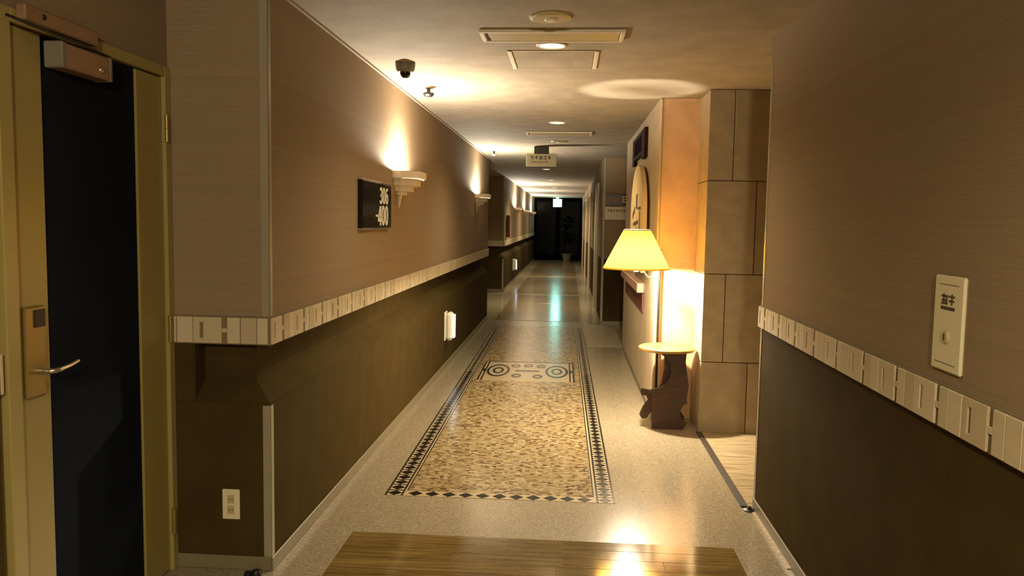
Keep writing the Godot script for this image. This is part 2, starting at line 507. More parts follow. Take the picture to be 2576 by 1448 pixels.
func build_mosaic(f: Node3D) -> void:
	var p := Node3D.new()
	p.name = "mosaic_panel"
	p.position = Vector3(-0.895, 0, -3.87)
	p.rotation.y = 0.0088
	f.add_child(p)
	var W := 1.15
	var D := 6.72
	var s := 0.105      # border strip
	var fr := 0.075     # front and back strip
	# pale bed of the border
	bx("border_bed", Vector3(0, 0, -D), Vector3(s, 0.002, 0), M.mosaic_pale, p)
	bx("border_bed", Vector3(W - s, 0, -D), Vector3(W, 0.002, 0), M.mosaic_pale, p)
	bx("border_bed", Vector3(s, 0, -fr), Vector3(W - s, 0.002, 0), M.mosaic_pale, p)
	bx("border_bed", Vector3(s, 0, -D), Vector3(W - s, 0.002, -D + fr), M.mosaic_pale, p)
	# dark lines
	for x in [0.0, s - 0.024, W - s + 0.014, W - 0.010]:
		bx("border_line", Vector3(x, 0.002, -D), Vector3(x + 0.010, 0.0032, 0), M.mosaic_line, p)
	for x in [s - 0.006, W - s - 0.002]:
		bx("border_line", Vector3(x, 0.002, -D + fr), Vector3(x + 0.006, 0.0032, -fr), M.mosaic_line, p)
	# dark diamonds, one mesh shared by all
	var dm := MB.new()
	dm.prism(PackedVector2Array([Vector2(0.035, 0), Vector2(0, 0.035), Vector2(-0.035, 0), Vector2(0, -0.035)]), 0.0012, Transform3D(Basis(Vector3.RIGHT, -PI / 2), Vector3.ZERO))
	var dmesh := dm.mesh()
	var bar := MB.new()
	bar.box(Vector3(-0.036, -0.0006, -0.004), Vector3(0.036, 0.0006, 0.004))
	var bmesh := bar.mesh()
	var k := 0
	while k < 80:
		var z := -0.036 - k * 0.083
		if z < -D + 0.05: break
		for x in [0.046, W - 0.046]:
			obj("diamond", dmesh, M.mosaic_dark, p, Vector3(x, 0.0026, z))
			if k < 40: obj("crossbar", bmesh, M.mosaic_dark, p, Vector3(x, 0.0026, z - 0.0415))
		k += 1
	for i in 11:
		var x := s + 0.045 + i * (W - 2 * s - 0.09) / 10.0
		obj("diamond", dmesh, M.mosaic_dark, p, Vector3(x, 0.0026, -0.036))
		if i % 2 == 0: obj("diamond", dmesh, M.mosaic_dark, p, Vector3(x, 0.0026, -D + 0.036))
	# golden field of tesserae, too small to pick apart
	var t := MB.new()
	t.use_col = true
	var tones := [Color(0.29, 0.205, 0.095), Color(0.34, 0.255, 0.13), Color(0.24, 0.16, 0.07), Color(0.39, 0.305, 0.175), Color(0.155, 0.095, 0.038), Color(0.085, 0.05, 0.022), Color(0.43, 0.35, 0.21), Color(0.11, 0.065, 0.028)]
	var z := -fr
	var tz := 0.0165
	while z > -D + fr:
		var x := s + 0.002
		var in_panel := z < -2.95 and z > -3.93
		while x < W - s - 0.006:
			var w := rng.randf_range(0.014, 0.032)
			w = minf(w, W - s - 0.004 - x)
			if not (in_panel and x > 0.045 + s and x < W - s - 0.06):
				t.col = tones[mini(int(absf(rng.randfn(0.0, 3.2))), 7)]
				var hh := 0.0022 + rng.randf_range(0, 0.0006)
				var a := Vector3(x + 0.001, hh, z - 0.001)
				var b := Vector3(x + w - 0.001, hh, z - tz + 0.001)
				t.quad(a, Vector3(b.x, hh, a.z), b, Vector3(a.x, hh, b.z), Vector3.UP)
				t.quad(a, Vector3(b.x, hh, a.z), Vector3(b.x, 0, a.z), Vector3(a.x, 0, a.z), Vector3.BACK)
			x += w
		z -= tz
	var o := obj("tesserae", t, M.tesserae, p)
	o.set_meta("kind", "stuff")
	bx("field_bed", Vector3(s, 0, -D + fr), Vector3(W - s, 0.0012, -fr), M.grout, p)
	# pale panel with dark scrolls across the field
	var x0 := s + 0.05
	var x1 := W - s - 0.065
	var za := -2.97
	var zb := -3.92
	bx("panel_bed", Vector3(x0, 0, zb), Vector3(x1, 0.0026, za), M.mosaic_pale, p)
	for xx in [x0 - 0.012, x0 + 0.018, x1 - 0.03, x1 + 0.004]:
		bx("panel_line", Vector3(xx, 0.0026, zb), Vector3(xx + 0.014, 0.0038, za), M.mosaic_line, p)
	bx("panel_line", Vector3(x0, 0.0026, zb), Vector3(x1, 0.0038, zb + 0.03), M.mosaic_line, p)
	var cz := (za + zb) / 2
	for side in [-1.0, 1.0]:
		var cx: float = (x0 + x1) / 2 + side * 0.27
		for rr in [[0.105, 0.30], [0.052, 0.15]]:
			obj("scroll_ring", ring_mesh(rr[0], rr[1], 0.022), M.mosaic_line, p, Vector3(cx, 0.0032, cz))
		var dd := MB.new()
		var tipx: float = side * 0.155
		dd.prism(PackedVector2Array([Vector2(tipx, 0), Vector2(tipx - side * 0.045, 0.12), Vector2(tipx - side * 0.03, 0), Vector2(tipx - side * 0.045, -0.12)]), 0.0012, Transform3D(Basis(Vector3.RIGHT, -PI / 2), Vector3.ZERO))
		obj("scroll_tip", dd, M.mosaic_line, p, Vector3(cx, 0.0032, cz))
	bx("scroll_bar", Vector3((x0 + x1) / 2 - 0.11, 0.0026, cz - 0.03), Vector3((x0 + x1) / 2 + 0.11, 0.0038, cz + 0.03), M.mosaic_line, p)
	for q in [[-0.12, -0.25], [0.0, -0.27], [0.12, -0.25], [-0.09, 0.24], [0.1, 0.26]]:
		obj("scroll_leaf", ring_mesh(0.045, 0.085, 0.02), M.mosaic_line, p, Vector3((x0 + x1) / 2 + q[0], 0.0032, cz + q[1]))

func ring_mesh(rx: float, rz: float, w: float) -> MB:
	var m := MB.new()
	var seg := 28
	for k in seg:
		var a := TAU * k / seg
		var b := TAU * (k + 1) / seg
		var p := []
		for t in [a, b]:
			p.append(Vector3(cos(t) * rx, 0.0006, sin(t) * rz))
			p.append(Vector3(cos(t) * maxf(rx - w, 0.004), 0.0006, sin(t) * maxf(rz - w * 2.4, 0.008)))
		m.quad(p[0], p[2], p[3], p[1], Vector3.UP)
	return m

# ---------------------------------------------------------------- tile bands
# band of cream tiles in relief along a wall; the band's local x runs along the wall, z points out of it
func tile_meshes() -> void:
	var h := RT - RB - 0.010
	var key := MB.new()
	# key tile: a plate with a slot near its left end
	key.box(Vector3(0, 0, 0), Vector3(0.026, h, 0.007), 0.0015)
	key.box(Vector3(0.040, 0, 0), Vector3(0.112, h, 0.007), 0.0015)
	key.box(Vector3(0.024, 0, 0), Vector3(0.042, h * 0.2, 0.007), 0.0012)
	key.box(Vector3(0.024, h * 0.8, 0), Vector3(0.042, h, 0.007), 0.0012)
	cache["key"] = key.mesh()
	var a := MB.new()
	a.box(Vector3(0, 0, 0), Vector3(0.050, h, 0.007), 0.0018)
	cache["narrow"] = a.mesh()
	var b := MB.new()
	b.box(Vector3(0, 0, 0), Vector3(0.062, h, 0.0075), 0.0018)
	cache["wide"] = b.mesh()
	var c := MB.new()
	c.box(Vector3(0, h * 0.42, 0), Vector3(0.020, h * 0.58, 0.006), 0.001)
	cache["bridge"] = c.mesh()

func band(called: String, at: Vector3, turn: float, length: float, phase := 0.0, tiles := true) -> void:
	var n := struct(called)
	n.position = at
	n.rotation.y = turn
	bx("backing", Vector3(0, 0, -0.002), Vector3(length, RT - RB, 0.010), M.grout if tiles else M.tile0, n, 0.002)
	if not tiles: return
	var x := -phase
	var k := 0
	while x < length:
		for q in [["key", 0.0, 0.112], ["bridge", 0.113, 0.133], ["narrow", 0.134, 0.184], ["wide", 0.187, 0.249]]:
			if x + q[1] >= 0.0 and x + q[2] <= length + 0.0015:
				obj("tile" if q[0] != "bridge" else "bridge_tile", cache[q[0]], M["tile%d" % [0, 1, 2, 1, 0][k % 5]], n, Vector3(x + q[1], 0.005, 0.010))
			elif q[0] != "bridge" and x + q[2] > 0.006 and x + q[1] < length - 0.006:
				# tile cut to fit the end of the band
				bx("cut_tile", Vector3(maxf(x + q[1], 0.001), 0.005, 0.010), Vector3(minf(x + q[2], length - 0.001), RT - RB - 0.005, 0.017), M.tile1, n, 0.0015)
			k += 1
		x += 0.251

func build_bands() -> void:
	tile_meshes()
	# long left wall: local x along -z  (normal +x)
	band("trim_1", Vector3(XL, RB, ZC + 0.017), PI / 2, 8.23)
	band("trim_2", Vector3(XD + 0.0, RB, ZC), 0.0, XL - XD, 0.16)
	# near right wall: normal -x, local x along +z
	band("trim_3", Vector3(XR, RB, -3.90), -PI / 2, 6.85)
	band("trim_4", Vector3(XD, RB, -2.02), -PI / 2 + PI, 0.01, 0.0, false)
	band("trim_5", Vector3(XD, RB, 3.0), PI / 2, 5.0, 0.1)
	band("trim_6", Vector3(XF, RB, -15.59), PI / 2, 13.4, 0.0, false)
	band("trim_7", Vector3(-4.0, RB, -15.6), 0.0, 4.0 + XF + 0.01, 0.0, false)

# ---------------------------------------------------------------- limestone blocks beside the side hall
func build_stone_wall() -> void:
	var w := struct("wall_stone")
	bx("core", Vector3(0.89, 0, -5.69), Vector3(2.6, HC, -5.318), M.stone_joint, w)
	var rows := [[0.0, 0.475], [0.475, 1.057], [1.057, 1.662], [1.662, HC]]
	var joints := [[0.0, 0.305, 0.95, 1.6], [0.0, 0.143, 0.75, 1.4], [0.0, 0.318, 0.98, 1.6], [0.0, 0.163, 0.77, 1.4]]
	var g := 0.0022
	for r in 4:
		var js: Array = joints[r]
		for k in js.size():
			var x0: float = 0.882 + js[k]
			var x1: float = 0.882 + js[k + 1] if k + 1 < js.size() else 2.6
			bx("stone_block", Vector3(x0 + (g if k > 0 else 0.0), rows[r][0] + g, -5.5 if k > 0 else -5.685), Vector3(x1 - g, rows[r][1] - g, -5.305 - rng.randf_range(0, 0.004)), M["stone%d" % rng.randi_range(0, 2)], w, 0.003)

# ---------------------------------------------------------------- the blue door
func build_door() -> void:
	var d := struct("door_1")
	# door local frame: plane x = XD, runs from z -2.93 (hinges) to -2.10 (handle)
	var fx := XD
	bx("frame_jamb", Vector3(fx - 0.09, 0, ZC + 0.002), Vector3(fx + 0.012, 1.93, -2.925), M.mustard_frame, d, 0.003)
	bx("frame_jamb", Vector3(fx - 0.09, 0, -2.10), Vector3(fx + 0.012, 1.93, -2.045), M.mustard_frame, d, 0.003)
	bx("frame_head", Vector3(fx - 0.09, 1.892, -2.925), Vector3(fx + 0.012, 1.93, -2.10), M.mustard_frame, d, 0.003)
	var leaf := bx("leaf", Vector3(fx - 0.05, 0.006, -2.922), Vector3(fx - 0.014, 1.888, -2.103), M.mustard, d, 0.002)
	bx("stile", Vector3(fx - 0.015, 0.006, -2.922), Vector3(fx - 0.002, 1.888, -2.748), M.mustard, leaf, 0.003)
	bx("stile", Vector3(fx - 0.015, 0.006, -2.242), Vector3(fx - 0.002, 1.888, -2.103), M.mustard, leaf, 0.003)
	bx("panel", Vector3(fx - 0.016, 0.006, -2.748), Vector3(fx - 0.010, 1.888, -2.242), M.navy, leaf)
	# hinges
	for y in [1.70, 0.95, 0.2]:
		var h := MB.new()
		h.lathe([Vector2(0, 0), Vector2(0.008, 0.001), Vector2(0.008, 0.049), Vector2(0.0065, 0.05), Vector2(0.008, 0.051), Vector2(0.008, 0.10), Vector2(0, 0.101)], 12)
		obj("hinge", h, M.brass, d, Vector3(fx + 0.018, y - 0.05, -2.922))
	# lock plate with card reader and lever
	var plate := bx("lock_plate", Vector3(fx - 0.002, 0.855, -2.205), Vector3(fx + 0.012, 1.115, -2.122), M.brass, d, 0.004)
	bx("card_reader", Vector3(fx + 0.012, 1.055, -2.20), Vector3(fx + 0.016, 1.105, -2.155), M.black, plate, 0.001)
	var lv := MB.new()
	lv.tube([Vector3(fx + 0.010, 0.93, -2.165), Vector3(fx + 0.045, 0.93, -2.165), Vector3(fx + 0.058, 0.93, -2.172), Vector3(fx + 0.062, 0.931, -2.19), Vector3(fx + 0.060, 0.934, -2.24), Vector3(fx + 0.056, 0.940, -2.285)], 0.009, 12, 0.006)
	obj("lever", lv, M.steel, plate)
	# closer: body on the leaf, track on the head, black arm between
	var body := bx("closer_body", Vector3(fx - 0.002, 1.800, -2.50), Vector3(fx + 0.055, 1.872, -2.255), M.bronze, d, 0.004)
	bx("closer_cap", Vector3(fx - 0.001, 1.798, -2.275), Vector3(fx + 0.057, 1.874, -2.250), M.mid_grey, body, 0.004)
	bx("closer_cap", Vector3(fx - 0.001, 1.798, -2.508), Vector3(fx + 0.057, 1.874, -2.490), M.mid_grey, body, 0.004)
	var sc := MB.new()
	sc.ball(Vector3(fx + 0.055, 1.826, -2.445), Vector3(0.008, 0.011, 0.011), 12, 8)
	obj("closer_screw", sc, M.steel, body)
	var tr := bx("closer_track", Vector3(fx + 0.012, 1.900, -2.46), Vector3(fx + 0.040, 1.945, -2.12), M.bronze, d, 0.004)
	var tk := MB.new()
	tk.ball(Vector3(fx + 0.040, 1.925, -2.20), Vector3(0.005, 0.008, 0.008), 10, 6)
	obj("track_screw", tk, M.black, tr)
	var arm := MB.new()
	arm.tube([Vector3(fx + 0.045, 1.893, -2.04), Vector3(fx + 0.045, 1.888, -2.2), Vector3(fx + 0.045, 1.886, -2.35), Vector3(fx + 0.040, 1.880, -2.52)], 0.004, 8)
	obj("closer_arm", arm, M.black, d)
	# small black stop on the floor by the corner
	var t := thing("door_stop", "small black rubber stop on the floor below the wall outlet", "door stop", Vector3(-1.175, 0, ZC + 0.055))
	var b := MB.new()
	b.lathe([Vector2(0, 0.026), Vector2(0.014, 0.024), Vector2(0.018, 0.016), Vector2(0.020, 0.0), Vector2(0, 0)], 16)
	obj("rubber_bumper", b, M.black, t)
	var b2 := MB.new()
	b2.box(Vector3(-0.045, 0, -0.012), Vector3(-0.018, 0.016, 0.012), 0.003)
	obj("mounting_foot", b2, M.black, t)
	var t2 := thing("floor_pivot", "dark floor pivot at the foot of the right wall corner", "door stop", Vector3(0.90, 0, -3.86))
	var p2 := MB.new()
	p2.lathe([Vector2(0, 0.014), Vector2(0.016, 0.012), Vector2(0.030, 0.004), Vector2(0.032, 0.0), Vector2(0, 0)], 16)
	obj("base_disc", p2, M.black, t2)
	var p3 := MB.new()
	p3.box(Vector3(-0.010, 0.012, -0.010), Vector3(0.010, 0.022, 0.010), 0.003)
	obj("pin", p3, M.dark_grey, t2)

func build_far_doors() -> void:
	# pale door frames along the far right wall
	var k := 2
	for z in [-12.2, -16.4, -20.6, -24.8]:
		var d := struct("door_%d" % k)
		k += 1
		for q in [z, z - 0.95]:
			bx("frame_jamb", Vector3(XG - 0.03, 0, q - 0.06), Vector3(XG, 1.98, q), M.plaster_white, d, 0.004)
		bx("frame_head", Vector3(XG - 0.03, 1.92, z - 0.95), Vector3(XG, 1.98, z - 0.06), M.plaster_white, d, 0.004)
		bx("leaf", Vector3(XG - 0.010, 0.005, z - 0.95), Vector3(XG, 1.92, z - 0.06), M.mid_grey, d)

# ---------------------------------------------------------------- ceiling
func downlight(x: float, z: float, label: String, energy: float) -> void:
	var t := thing("downlight", label, "ceiling light", Vector3(x, HC, z), 0.0, "round ceiling downlights")
	var r := MB.new()
	r.lathe([Vector2(0.060, -0.001), Vector2(0.063, -0.006), Vector2(0.070, -0.007), Vector2(0.077, -0.003), Vector2(0.078, 0.0)], 32)
	obj("trim_ring", r, M.plaster_white, t)
	var g := MB.new()
	g.lathe([Vector2(0.060, -0.002), Vector2(0.03, -0.0035), Vector2(0.0, -0.004)], 28)
	obj("lens", g, M.downlight_glow, t)
	spotlight(t, Vector3(0, -0.02, 0), Vector3.DOWN, energy, Color(1.0, 0.92, 0.74), 74.0, 0.05)

func air_vent(x0: float, x1: float, z0: float, z1: float, label: String) -> void:
	var t := thing("ceiling_vent", label, "air vent", Vector3((x0 + x1) / 2, HC, (z0 + z1) / 2), 0.0, "slot air vents in the ceiling")
	var hx := (x1 - x0) / 2
	var hz := absf(z1 - z0) / 2
	var f := MB.new()
	var w := 0.022
	f.box(Vector3(-hx, -0.014, -hz), Vector3(hx, 0, -hz + w), 0.003)
	f.box(Vector3(-hx, -0.014, hz - w), Vector3(hx, 0, hz), 0.003)
	f.box(Vector3(-hx, -0.0139, -hz + w), Vector3(-hx + w, 0, hz - w), 0.003)
	f.box(Vector3(hx - w, -0.0139, -hz + w), Vector3(hx, 0, hz - w), 0.003)
	obj("frame", f, M.plaster_white, t)
	bx("back_plate", Vector3(-hx + w, -0.003, -hz + w), Vector3(hx - w, -0.0005, hz - w), M.mid_grey, t)
	for k in 3:
		var b := MB.new()
		var wd := (hz - w) * 2.0 / 3.0
		b.box(Vector3(-hx + w + 0.02, -0.002, -wd * 0.44), Vector3(hx - w - 0.004, 0.002, wd * 0.44), 0.001)
		obj("louvre", b, M.vent, t, Vector3(0, -0.009, -hz + w + wd * (k + 0.5)), Basis(Vector3.RIGHT, -0.05))

func ceiling_disc(x: float, z: float, label: String) -> void:
	var t := thing("ceiling_speaker", label, "speaker", Vector3(x, HC, z), 0.0, "round ceiling speakers")
	var r := MB.new()
	r.lathe([Vector2(0.0, -0.012), Vector2(0.076, -0.011), Vector2(0.088, -0.007), Vector2(0.092, 0.0)], 36)
	obj("cover", r, M.vent, t)
	var g := MB.new()
	g.lathe([Vector2(0.0, -0.020), Vector2(0.020, -0.019), Vector2(0.026, -0.0115)], 20)
	obj("hub", g, M.white, t)

func build_ceiling_things() -> void:
	downlight(-0.107, -4.03, "lit round downlight between the near air vent and ceiling hatch", 2.4)
	downlight(-0.127, -7.1, "lit round downlight just before the second air vent", 3.0)
	downlight(-0.107, -0.95, "round downlight in the ceiling above the viewer", 2.6)
	downlight(-0.40, -13.3, "lit round downlight just behind the hanging sign", 6.0)
	downlight(-0.40, -16.65, "small lit downlight of the far corridor, nearest the hanging sign's downlight", 5.0)
	downlight(-0.40, -20.4, "tiny lit downlight midway down the far corridor ceiling", 5.0)
	downlight(-0.40, -24.2, "tiny lit downlight nearest the green exit sign", 2.2)
	# round globe lamp on the ceiling behind the viewer, which lights the end face by the blue door
	var gl := thing("globe_lamp", "white glass globe lamp on the ceiling behind the viewer", "ceiling light", Vector3(0.1, HC, 1.6))
	var gb := MB.new()
	gb.lathe([Vector2(0, 0), Vector2(0.07, 0), Vector2(0.07, -0.02), Vector2(0.05, -0.035), Vector2(0, -0.04)], 24)
	obj("ceiling_rose", gb, M.plaster_white, gl)
	var gg := MB.new()
	gg.ball(Vector3(0, -0.14, 0), Vector3(0.11, 0.11, 0.11), 24, 16)
	obj("globe", gg, M.sconce_glow, gl)
	omni(gl, Vector3(0, -0.14, 0), 6.5, Color(1.0, 0.93, 0.78), 0.1)
	air_vent(-0.43, 0.234, -3.70, -3.91, "long slot air vent behind the nearest downlight")
	air_vent(-0.44, 0.20, -7.81, -8.05, "long slot air vent behind the second downlight")
	ceiling_disc(-0.10, -3.485, "flat round cream speaker cover at the top of the picture")
	ceiling_disc(-0.128, -8.75, "small round cream speaker cover beyond the second air vent")
	# access hatches
	for q in [[-0.325, 0.12, -4.15, -4.62, "square flush access hatch in the ceiling behind the nearest downlight"]]:
		var t := thing("access_hatch", q[4], "hatch", Vector3((q[0] + q[1]) / 2, HC, (q[2] + q[3]) / 2), 0.0)
		var hx: float = (q[1] - q[0]) / 2
		var hz: float = absf(q[3] - q[2]) / 2
		var f := MB.new()
		for s in [-1.0, 1.0]:
			f.box(Vector3(s * hx - 0.011, -0.006, -hz), Vector3(s * hx + 0.011, 0, hz), 0.002)
			f.box(Vector3(-hx + 0.0111, -0.004, s * hz - 0.005), Vector3(hx - 0.0111, 0, s * hz + 0.005), 0.001)
		obj("frame", f, M.plaster_white, t)
		bx("cover", Vector3(-hx + 0.016, -0.002, -hz + 0.008), Vector3(hx - 0.016, 0, hz - 0.008), M.ceiling, t)
	# dome camera
	var c := thing("security_camera", "grey dome camera with dark lens on the ceiling by the left wall", "camera", Vector3(-0.932, HC, -4.5))
	var m := MB.new()
	m.lathe([Vector2(0, 0), Vector2(0.054, 0), Vector2(0.055, -0.010), Vector2(0.050, -0.038), Vector2(0.040, -0.048), Vector2(0, -0.050)].map(func(v): return v), 28)
	obj("housing", m, M.mid_grey, c)
	var g := MB.new()
	g.ball(Vector3(0, -0.050, 0), Vector3(0.030, 0.032, 0.030), 20, 12)
	obj("dome", g, M.gloss_black, c)
	for q in [[-0.937, -5.27, "dark sprinkler head with pale collar behind the dome camera", 1.0], [-0.945, -9.9, "pale sprinkler head at the far end of the left wall ceiling", 1.15]]:
		var s := thing("sprinkler", q[2], "sprinkler", Vector3(q[0], HC, q[1]), 0.0, "ceiling sprinklers")
		var a := MB.new()
		a.lathe([Vector2(0.042, 0), Vector2(0.040, -0.006), Vector2(0.022, -0.012), Vector2(0, -0.013)], 24)
		obj("collar", a, M.plaster_white, s)
		var st := MB.new()
		st.lathe([Vector2(0.012, -0.012), Vector2(0.012, -0.040), Vector2(0, -0.041)], 14)
		obj("body", st, M.dark_grey, s)
		var d := MB.new()
		d.lathe([Vector2(0, -0.036), Vector2(0.034, -0.040), Vector2(0.036, -0.050), Vector2(0.024, -0.064), Vector2(0, -0.068)], 20)
		obj("deflector", d, M.black if q[3] == 1.0 else M.mid_grey, s)
	# hanging sign
	var hs := thing("hanging_sign", "cream hanging sign with two dark lines of writing below the ceiling", "sign", Vector3(-0.34, HC, -9.35))
	bx("bracket", Vector3(-0.085, -0.085, -0.02), Vector3(0.085, 0, 0.02), M.dark_grey, hs, 0.004)
	bx("board", Vector3(-0.175, -0.225, -0.022), Vector3(0.175, -0.085, 0.022), M.ivory, hs, 0.005)
	var x := -0.125
	for k in 5:
		var wd: float = [0.034, 0.042, 0.036, 0.040, 0.030][k]
		glyph(hs, Vector3(x, -0.148, 0.0225), wd, 0.040, k, M.black)
		x += wd + 0.012
	x = -0.125
	for k in 8:
		glyph(hs, Vector3(x, -0.188, 0.0225), 0.016, 0.020, k + 3, M.dark_grey)
		x += 0.026

# a small block of brush-like strokes standing for a written character that cannot be read
func glyph(parent: Node, at: Vector3, w: float, h: float, k: int, m: Material) -> void:
	var b := MB.new()
	var t := h * 0.17
	b.box(Vector3(0, h * 0.70, 0), Vector3(w, h * 0.70 + t, 0.0015))
	b.box(Vector3(w * (0.30 + 0.2 * (k % 2)), 0, 0), Vector3(w * (0.30 + 0.2 * (k % 2)) + t, h, 0.0016))
	if k % 3 != 0: b.box(Vector3(w * 0.08, h * 0.28, 0), Vector3(w * 0.92, h * 0.28 + t, 0.0015))
	if k % 2 == 0: b.box(Vector3(w * 0.78, 0.0, 0), Vector3(w * 0.78 + t, h * 0.8, 0.0014))
	if k % 4 > 1: b.box(Vector3(0, 0, 0), Vector3(w, t, 0.0015))
	obj("written_character", b, m, parent, at)

# ---------------------------------------------------------------- left wall
# uplighter in stepped tiers; local x along the wall, z out of the wall, y = 0 at its upper rim
func sconce(at: Vector3, label: String, energy: float) -> void:
	var t := thing("wall_sconce", label, "wall lamp", at, PI / 2, "stepped plaster uplighters on the left wall")
	# half-octagon tiers narrowing downwards, the uppermost hollow
	var tiers := [[0.185, 0.165, -0.045, 0.0], [0.172, 0.150, -0.052, -0.045], [0.155, 0.130, -0.090, -0.052], [0.140, 0.112, -0.097, -0.090], [0.112, 0.088, -0.128, -0.097], [0.070, 0.050, -0.150, -0.128]]
	var flat := Transform3D(Basis(Vector3.RIGHT, PI / 2), Vector3.ZERO)
	for k in tiers.size():
		var q: Array = tiers[k]
		var h: float = q[3] - q[2]
		var hw: float = q[0]
		var pr: float = q[1]
		var m := MB.new()
		if k == 0:
			# rim wall round an open tray
			var o := half_plan(hw, pr)
			for i in o.size() - 1:
				var a := o[i]
				var b := o[i + 1]
				var ai := a * 0.93
				var bi := b * 0.93
				m.quad(Vector3(a.x, q[2], a.y), Vector3(b.x, q[2], b.y), Vector3(b.x, 0, b.y), Vector3(a.x, 0, a.y), Vector3(a.x + b.x, 0, a.y + b.y))
				m.quad(Vector3(ai.x, q[2], ai.y), Vector3(bi.x, q[2], bi.y), Vector3(bi.x, 0, bi.y), Vector3(ai.x, 0, ai.y), -Vector3(a.x + b.x, 0, a.y + b.y))
				m.quad(Vector3(a.x, 0, a.y), Vector3(b.x, 0, b.y), Vector3(bi.x, 0, bi.y), Vector3(ai.x, 0, ai.y), Vector3.UP)
		else:
			m.prism(half_plan(hw, pr), h, Transform3D(flat.basis, Vector3(0, (q[2] + q[3]) / 2, 0)))
		obj("tier", m, M.plaster_white, t)
	var fin := MB.new()
	fin.frustum(-0.004, 0.004, 0, 0.006, -0.235, -0.022, 0.022, 0, 0.022, -0.150)
	obj("finial", fin, M.plaster_white, t)
	var bulb := MB.new()
	bulb.tube([Vector3(-0.055, -0.024, 0.055), Vector3(0.055, -0.024, 0.055)], 0.014, 12)
	obj("bulb", bulb, M.sconce_glow, t)
	omni(t, Vector3(0, -0.024, 0.055), energy, Color(1.0, 0.95, 0.85), 0.02)

func half_plan(hw: float, pr: float) -> PackedVector2Array:
	return PackedVector2Array([Vector2(-hw, 0), Vector2(-hw, pr * 0.35), Vector2(-hw * 0.62, pr), Vector2(hw * 0.62, pr), Vector2(hw, pr * 0.35), Vector2(hw, 0)])

func footlight(at: Vector3, label: String) -> void:
	var t := thing("foot_light", label, "wall lamp", at, PI / 2, "white foot lights low on the left wall")
	var b := MB.new()
	b.box(Vector3(-0.070, -0.135, 0), Vector3(0.070, 0.135, 0.012), 0.005)
	obj("back_plate", b, M.white, t)
	var g := MB.new()
	g.box(Vector3(-0.064, -0.130, 0.010), Vector3(0.064, 0.130, 0.085), 0.026)
	obj("body", g, M.white, t)
	var f := MB.new()
	f.box(Vector3(-0.042, -0.108, 0.0845), Vector3(0.042, 0.108, 0.092), 0.006)
	obj("lens", f, M.foot_glow, t)
	spotlight(t, Vector3(0, 0, 0.10), Vector3(1, 0, 0), 0.06, Color(0.80, 0.92, 1.0), 75.0, 0.05)

func build_left_wall_things() -> void:
	sconce(Vector3(XL, 1.69, -5.28), "stepped cream uplighter on the left wall beside the black sign", 3.6)
	sconce(Vector3(XL, 1.70, -9.75), "stepped cream uplighter at the far end of the long left wall", 3.6)
	sconce(Vector3(XF, 1.70, -18.6), "cream uplighter in the far corridor, first past the red sign", 6.0)
	sconce(Vector3(XF, 1.70, -22.4), "cream uplighter in the far corridor, second past the red sign", 6.0)
	sconce(Vector3(XF, 1.70, -26.4), "cream uplighter in the far corridor nearest the dark door", 5.0)
	footlight(Vector3(XL, 0.40, -7.35), "white foot light low on the long left wall beside the mosaic")
	footlight(Vector3(XF, 0.40, -18.2), "tiny white foot light low on the far left wall")
	# black glossy sign with white lettering
	var s := thing("wall_sign", "black glossy sign with white figures on the left wall", "sign", Vector3(XL, 1.458, -4.60), PI / 2)
	bx("board", Vector3(-0.35, -0.132, 0.004), Vector3(0.35, 0.132, 0.026), M.gloss_black, s, 0.004)
	bx("edge_trim", Vector3(-0.356, -0.138, 0), Vector3(0.356, -0.130, 0.024), M.steel, s, 0.002)
	bx("edge_trim", Vector3(-0.356, 0.130, 0), Vector3(0.356, 0.138, 0.024), M.steel, s, 0.002)
	text(s, "400", 0.115, Vector3(0.13, -0.062, 0.027), M.white)
	text(s, "306", 0.095, Vector3(0.15, 0.055, 0.027), M.white)
	bx("arrow", Vector3(-0.05, -0.066, 0.026), Vector3(-0.005, -0.054, 0.0285), M.white, s)
	# power outlet on the end face
	var o := thing("power_outlet", "ivory power outlet plate on the dark wainscot by the blue door", "outlet", Vector3(-1.293, 0.261, ZC))
	bx("plate", Vector3(-0.035, -0.060, 0), Vector3(0.035, 0.060, 0.007), M.ivory, o, 0.003)
	for y in [-0.021, 0.021]:
		var q := bx("socket", Vector3(-0.014, y - 0.017, 0.007), Vector3(0.014, y + 0.017, 0.009), M.vent, o, 0.001)
		for x in [-0.006, 0.006]:
			bx("slot", Vector3(x - 0.001, y - 0.005, 0.009), Vector3(x + 0.001, y + 0.005, 0.0094), M.black, q)

func text(parent: Node, words: String, size: float, at: Vector3, m: Material) -> void:
	var t := TextMesh.new()
	var f := SystemFont.new()
	f.font_names = PackedStringArray(["Droid Sans"])
	f.font_weight = 700
	t.font = f
	t.text = words
	t.font_size = 64
	t.pixel_size = size / 46.0
	t.depth = 0.002
	t.curve_step = 1.0
	obj("lettering", t, m, parent, at)

